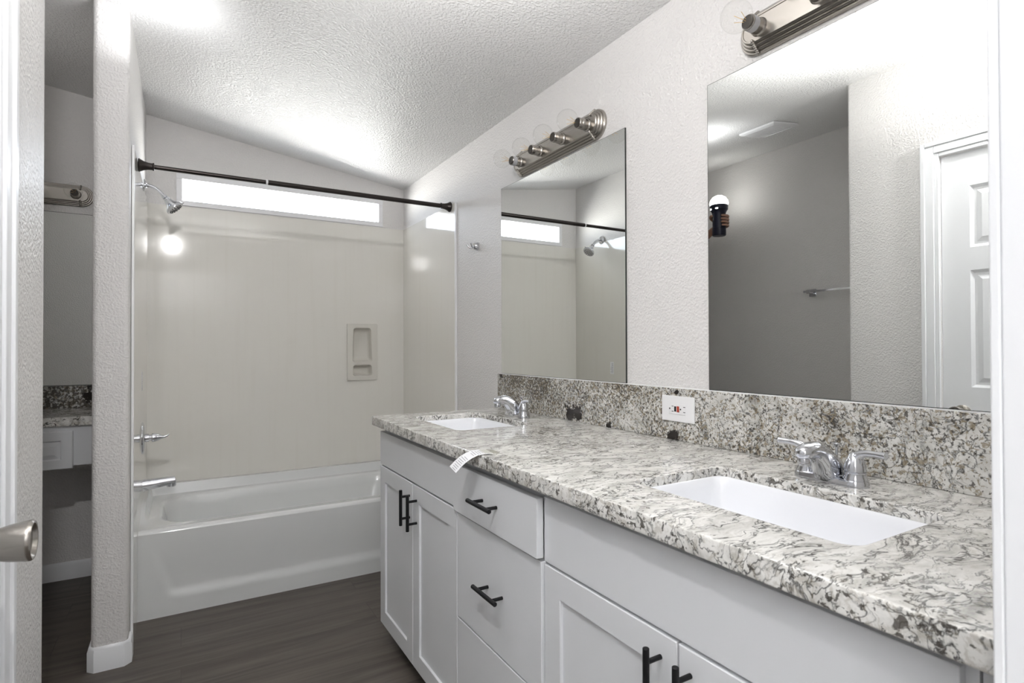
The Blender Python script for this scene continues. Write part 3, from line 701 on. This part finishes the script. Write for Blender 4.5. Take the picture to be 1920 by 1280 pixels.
dup(lt, (-0.735, Y, 2.053), PI/2, 'brushed nickel globe light bar in the dim left alcove')

# ------------------------------------------------------------------ outlet
ot = thing('wall_outlet', 'white outlet with black and red buttons set sideways in the backsplash', 'outlet', (BX, 1.247, 1.037))
oy, oz = 1.240, 1.037
bchild(ot, 'cover_plate', box(B(), BX-0.006, BX-0.0003, oy-0.066, oy+0.066, oz-0.040, oz+0.040), PLASTIC, 0.004)
bchild(ot, 'receptacle', box(B(), BX-0.0078, BX-0.0055, oy-0.034, oy+0.034, oz-0.0165, oz+0.0165), PLASTIC, 0.001)
bm = B(); box(bm, BX-0.0092, BX-0.0075, oy+0.003, oy+0.010, oz-0.008, oz+0.008); o = bchild(ot, 'test_button', bm, BLACK); o['label'] = 'black test button'
bm = B(); box(bm, BX-0.0098, BX-0.0075, oy-0.009, oy-0.001, oz-0.009, oz+0.009); o = bchild(ot, 'reset_button', bm, RED); o['label'] = 'red reset button'
for cy in (oy+0.022, oy-0.022):
    bm = B()
    for dz in (-0.008, 0.008): box(bm, BX-0.0081, BX-0.0077, cy-0.0115+(0.003 if cy > oy else 0), cy-0.0035+(0.003 if cy > oy else 0), oz+dz-0.0009, oz+dz+0.0009)
    lathe(bm, (BX-0.0077, cy+0.0075, oz), (-1, 0, 0), [(0, 0.0026), (0.0004, 0.0026)], 12)
    bchild(ot, 'slots', bm, BLACK)

# ------------------------------------------------------------------ robe hook
rh = thing('robe_hook', 'small chrome robe hook on the wall between tub and mirror', 'hook', (X, 2.65, 1.765))
bm = B(); lathe(bm, (X, 2.65, 1.765), (-1, 0, 0), [(0, 0.022), (0.004, 0.022), (0.010, 0.019), (0.020, 0.017), (0.022, 0.015)], 28, sy=1.0); child('base', bm, CHROME, rh, smooth=40)
for s in (-1, 1):
    bm = B(); tube(bm, [(X-0.018, 2.65+s*0.004, 1.762), (X-0.032, 2.65+s*0.012, 1.754), (X-0.044, 2.65+s*0.019, 1.762), (X-0.050, 2.65+s*0.024, 1.776)], [0.006, 0.005, 0.0045, 0.0055], 16); child('prong', bm, CHROME, rh, smooth=60)

# ------------------------------------------------------------------ paper tag taped to the counter edge
tg = thing('paper_tag', 'printed white paper tag taped over the front edge of the countertop', 'tag', (0.72, 1.40, ZC))
axis = [(0.760, 1.378, ZC+0.0012), (0.740, 1.381, ZC+0.0022), (0.718, 1.385, ZC+0.0028), (0.698, 1.389, ZC+0.001), (0.680, 1.393, ZC-0.006), (0.664, 1.397, ZC-0.016), (0.650, 1.400, ZC-0.028), (0.638, 1.403, ZC-0.041)]
def strip(i0, i1, w0, w1, off, th):
    bm = B(); rows = []
    for i in range(i0, i1+1):
        q = Vector(axis[i]); a = Vector(axis[max(i-1, 0)]); b_ = Vector(axis[min(i+1, len(axis)-1)]); d = (b_-a).normalized()
        side = Vector((0.12, 1, 0)); side = (side-d*side.dot(d)).normalized(); nn = side.cross(d).normalized()
        if nn.z < 0: nn = -nn
        rows.append([bm.verts.new(q+side*w0+nn*(off+th)), bm.verts.new(q+side*w1+nn*(off+th)), bm.verts.new(q+side*w1+nn*off), bm.verts.new(q+side*w0+nn*off)])
    for a, b_ in zip(rows, rows[1:]): bridge(bm, a, b_)
    cap(bm, rows[0]); cap(bm, rows[-1]); return bm
child('paper', strip(1, 7, -0.034, 0.034, 0, 0.0004), PAPER, tg, smooth=60)
child('tape', strip(0, 2, -0.030, 0.030, 0.0006, 0.0002), clear('clear_tape', (0.93, 0.93, 0.9), 0.6), tg)
bm = B(); random.seed(7)
for i in range(2, 7):
    q0 = Vector(axis[i]); q1 = Vector(axis[min(i+1, 7)]); d = (q1-q0); side = Vector((0.12, 1, 0)).normalized()
    dn = d.normalized(); sd_ = (side-dn*side.dot(dn)).normalized(); nn = sd_.cross(dn).normalized()
    if nn.z < 0: nn = -nn
    for k in (0.1, 0.42, 0.74):
        p0 = q0+d*k; a0 = -0.027+random.random()*0.008; a1 = 0.027-random.random()*0.020; hh = dn*0.0014
        vs = [p0+sd_*a0+nn*0.0009, p0+sd_*a1+nn*0.0009, p0+sd_*a1+hh+nn*0.0009, p0+sd_*a0+hh+nn*0.0009]
        if random.random() < 0.85: bm.faces.new([bm.verts.new(v) for v in vs])
child('print', bm, INK, tg)

# ------------------------------------------------------------------ makeup counter in the alcove
mc = thing('makeup_counter', 'granite topped makeup counter with white drawer seen through the left gap', 'counter', (-0.7, 3.5, 0.9))
MY = 3.290
bchild(mc, 'slab', box(B(), XA+0.001, PX0-0.002, MY, Y-0.001, 0.870, 0.912), GRANE, 0.003)
bchild(mc, 'backsplash', box(B(), XA+0.001, PX0-0.002, Y-0.020, Y-0.001, 0.9125, 1.030), granite('granite_dark_backsplash', 1.3, 0.9, (1, 1, 1), ((-0.43, Y-0.02, 0.975, 0.028), (-0.42, Y-0.02, 1.025, 0.022)), 1.0, 0.8), 0.0015)
bm = B(); box(bm, XA+0.001, PX0-0.002, MY+0.022, MY+0.040, 0.682, 0.869); box(bm, XA+0.001, XA+0.019, MY+0.040, Y-0.02, 0.0, 0.869)
bchild(mc, 'apron', bm, CAB, 0.001)
bm = B(); dx0, dx1, dz0, dz1 = -0.86, -0.437, 0.672, 0.846
def rq(e, y, f_=0): return ring(bm, [(x, y, z) for x, z in ((dx0+e, dz0+e), (dx1-e, dz0+e), (dx1-e, dz1-e), (dx0+e, dz1-e))])
rs = [rq(0, MY+0.022), rq(0, MY+0.006), rq(0.003, MY+0.003), rq(0.042, MY+0.003), rq(0.048, MY+0.012), rq(0.068, MY+0.004)]
for a, b_ in zip(rs, rs[1:]): bridge(bm, a, b_)
cap(bm, rs[0]); cap(bm, rs[-1]); bchild(mc, 'drawer', bm, CAB)

# ------------------------------------------------------------------ left door and knob
dr = D.objects.new('door_1', None); C.objects.link(dr); dr['kind'] = 'structure'; dr.location = (XW-0.02, 0.8, 0)
def dch(name, bm, m, **kw):
    o = link(name, bm, m, dr, **kw); o.matrix_parent_inverse = Matrix.Translation(-Vector(dr.location)); return o
bm = B(); dxf = XW-0.010; dxb = dxf-0.035; a0, a1 = DY0+0.003, DY1-0.003
rows = [(0.01, 0.24), (0.92, 1.05), (1.56, 1.66), (1.93, DZ-0.003)]
for z0, z1 in rows: box(bm, dxb, dxf, a0, a1, z0, z1)
for y0, y1 in ((a0, a0+0.105), ((a0+a1)/2-0.05, (a0+a1)/2+0.05), (a1-0.105, a1)):
    for (za, zb) in ((0.24, 0.92), (1.05, 1.56), (1.66, 1.93)): box(bm, dxb, dxf, y0, y1, za, zb)
dch('slab', bm, TRIM)
for (za, zb) in ((0.24, 0.92), (1.05, 1.56), (1.66, 1.93)):
    for (ya, yb) in ((a0+0.105, (a0+a1)/2-0.05), ((a0+a1)/2+0.05, a1-0.105)):
        bm = B()
        def rg(e, x): return ring(bm, [(x, y, z) for y, z in ((ya+e, za+e), (yb-e, za+e), (yb-e, zb-e), (ya+e, zb-e))])
        rs = [rg(0, dxb+0.004), rg(0, dxf-0.001), rg(0.012, dxf-0.010), rg(0.022, dxf-0.010), rg(0.042, dxf-0.003)]
        for a, b_ in zip(rs, rs[1:]): bridge(bm, a, b_)
        cap(bm, rs[0]); cap(bm, rs[-1]); dch('panel', bm, TRIM)
bm = B(); lathe(bm, (dxf, 1.120, 0.937), (1, 0, 0), [(0, 0.033), (0.004, 0.033), (0.008, 0.028), (0.009, 0.014), (0.022, 0.013), (0.028, 0.022), (0.050, 0.0275), (0.070, 0.0305), (0.075, 0.0305), (0.078, 0.0285), (0.0775, 0.026), (0.072, 0.022), (0.071, 0.001)], 48)
o = dch('door_knob', bm, NICKEL, smooth=35); o['label'] = 'brushed nickel round knob'

# ------------------------------------------------------------------ alcove: towel bar, ceiling vent
tw = thing('towel_bar', 'square chrome towel bar on the dark alcove wall seen in the larger mirror', 'towel bar', (XA, 2.1, 1.61))
bm = B(); box(bm, XA+0.044, XA+0.058, 1.76, 2.362, 1.606, 1.620); bchild(tw, 'bar', bm, CHROME, 0.001)
for y in (2.325, 1.80):
    bm = B(); box(bm, XA, XA+0.006, y-0.026, y+0.026, 1.580, 1.632); box(bm, XA+0.006, XA+0.060, y-0.014, y+0.014, 1.597, 1.625); bchild(tw, 'bracket', bm, CHROME, 0.002)
vt = thing('ceiling_vent', 'flat white exhaust vent cover on the alcove ceiling seen in the larger mirror', 'vent', (-0.515, 2.225, zc(-0.515)), 0)
vt.rotation_euler = (0, math.atan(0.1443), 0)
bm = B(); rq_ = lambda e, z: ring(bm, [(x, y, z) for x, y in rrect(-0.125+e, 0.125-e, -0.125+e, 0.125-e, 0.008, 4, 2)])
rs = [rq_(0, -0.001), rq_(0, -0.010), rq_(0.018, -0.020), rq_(0.026, -0.020), rq_(0.028, -0.014)]
for a, b_ in zip(rs, rs[1:]): bridge(bm, a, b_)
cap(bm, rs[0]); cap(bm, rs[-1]); link('cover', bm, PLASTIC, vt, smooth=30)
bm = B()
for k in range(13): y = -0.09+0.015*k; box(bm, -0.095, 0.095, y, y+0.008, -0.019, -0.0141)
link('louvers', bm, PLASTIC, vt)

# ------------------------------------------------------------------ hand raising a lantern torch in the alcove (seen only in the larger mirror)
tp = Vector((-0.896, 2.917, 2.322))
tq = thing('torch', 'dark blue torch with glowing dome held up in the larger mirror', 'torch', tuple(tp))
bm = B(); lathe(bm, (0, 0, -0.215), (0, 0, 1), [(0, 0.043), (0.006, 0.046), (0.055, 0.046), (0.057, 0.044), (0.150, 0.044), (0.165, 0.048), (0.178, 0.056), (0.182, 0.060), (0.210, 0.062), (0.215, 0.060)], 40); body = link('body', bm, TORCH, tq, smooth=35)
bm = B(); lathe(bm, (0, 0, 0), (0, 0, 1), [(0, 0.0605), (0.015, 0.063), (0.035, 0.058), (0.055, 0.043), (0.066, 0.025), (0.070, 0.001)], 40, sy=1.0); o = link('dome', bm, DOME, tq, smooth=60); o['label'] = 'glowing white dome'
for yy in (0.024, -0.024):
    bm = B(); q = Vector((0.057*math.cos(yy/0.057), yy, -0.030)); lathe(bm, q, (math.cos(yy/0.057), math.sin(yy/0.057), 0), [(-0.002, 0.010), (0.004, 0.010), (0.006, 0.006)], 20, sy=0.55); o = link('indicator', bm, LED, tq, smooth=40)
bm = B()
for k in range(6): box(bm, 0.0425, 0.0445, 0.012, 0.016, -0.105+k*0.010, -0.105+k*0.010+0.006)
link('marking', bm, LABELW, body)

def skin(name, chains, m, parent, sub=2):
    """chains: list of (points, radii); first point of first chain is the root; later chains may start with an int index of a vertex"""
    me = D.meshes.new(name); vs = []; es = []; rad = []
    for pts, rd in chains:
        prev = None
        for q, r in zip(pts, rd):
            if isinstance(q, int): prev = q; continue
            vs.append(q); rad.append(r)
            if prev is not None: es.append((prev, len(vs)-1))
            prev = len(vs)-1
    me.from_pydata(vs, es, []); o = D.objects.new(name, me); C.objects.link(o)
    md = o.modifiers.new('skin', 'SKIN'); md.use_smooth_shade = True
    if not me.skin_vertices: 
        bmx = bmesh.new(); bmx.from_mesh(me); bmx.verts.layers.skin.verify(); bmx.to_mesh(me); bmx.free()
    for i, v in enumerate(me.skin_vertices[0].data): v.radius = (rad[i], rad[i]); v.use_root = (i == 0)
    s = o.modifiers.new('sub', 'SUBSURF'); s.levels = sub; s.render_levels = sub
    me.materials.append(m)
    if parent: o.parent = parent
    return o
hn = D.objects.new('person', None); C.objects.link(hn); hn.location = tp; hn.empty_display_size = 0.05
tag(hn, 'raised hand and dark sleeved forearm gripping the torch in the larger mirror', 'person')
tq.scale = hn.scale = (1.1, 1.1, 1.1)
# palm sits behind the torch (-x), forearm leaves towards +y and down, fingers wrap round the -y side
palm = [(-0.030, 0.300, -0.300), (-0.040, 0.190, -0.215), (-0.050, 0.105, -0.160), (-0.054, 0.060, -0.140), (-0.062, 0.030, -0.125), (-0.062, 0.005, -0.112)]
pr_ = [0.036, 0.032, 0.025, 0.027, 0.030, 0.022]
hand = skin('hand', [(palm, pr_)], SKIN, hn)
for k, zz in enumerate((-0.082, -0.104, -0.126, -0.147)):
    ln = (1.0, 1.06, 1.0, 0.82)[k]; r = (0.0098, 0.0100, 0.0095, 0.0085)[k]
    pts = [(-0.060, 0.026, zz-0.004), (-0.061, -0.008, zz), (-0.046, -0.040, zz), (-0.014, -0.058, zz), (0.014*ln, -0.056, zz), (0.034*ln, -0.043, zz+0.001)]
    fg = skin('finger', [(pts, [r*1.25, r*1.15, r*1.08, r, r*0.95, r*0.85])], SKIN, hn)
pts = [(-0.050, 0.052, -0.112), (-0.022, 0.062, -0.095), (0.014, 0.058, -0.083), (0.040, 0.040, -0.079), (0.056, 0.014, -0.078)]
skin('thumb', [(pts, [0.017, 0.0145, 0.0125, 0.0115, 0.0095])], SKIN, hn)
bm = B(); tube(bm, [(-0.042, 0.165, -0.198), (-0.034, 0.250, -0.262), (-0.020, 0.400, -0.375), (-0.010, 0.480, -0.440)], [0.040, 0.046, 0.054, 0.052], 24); link('sleeve', bm, SLEEVE, hn, smooth=60)
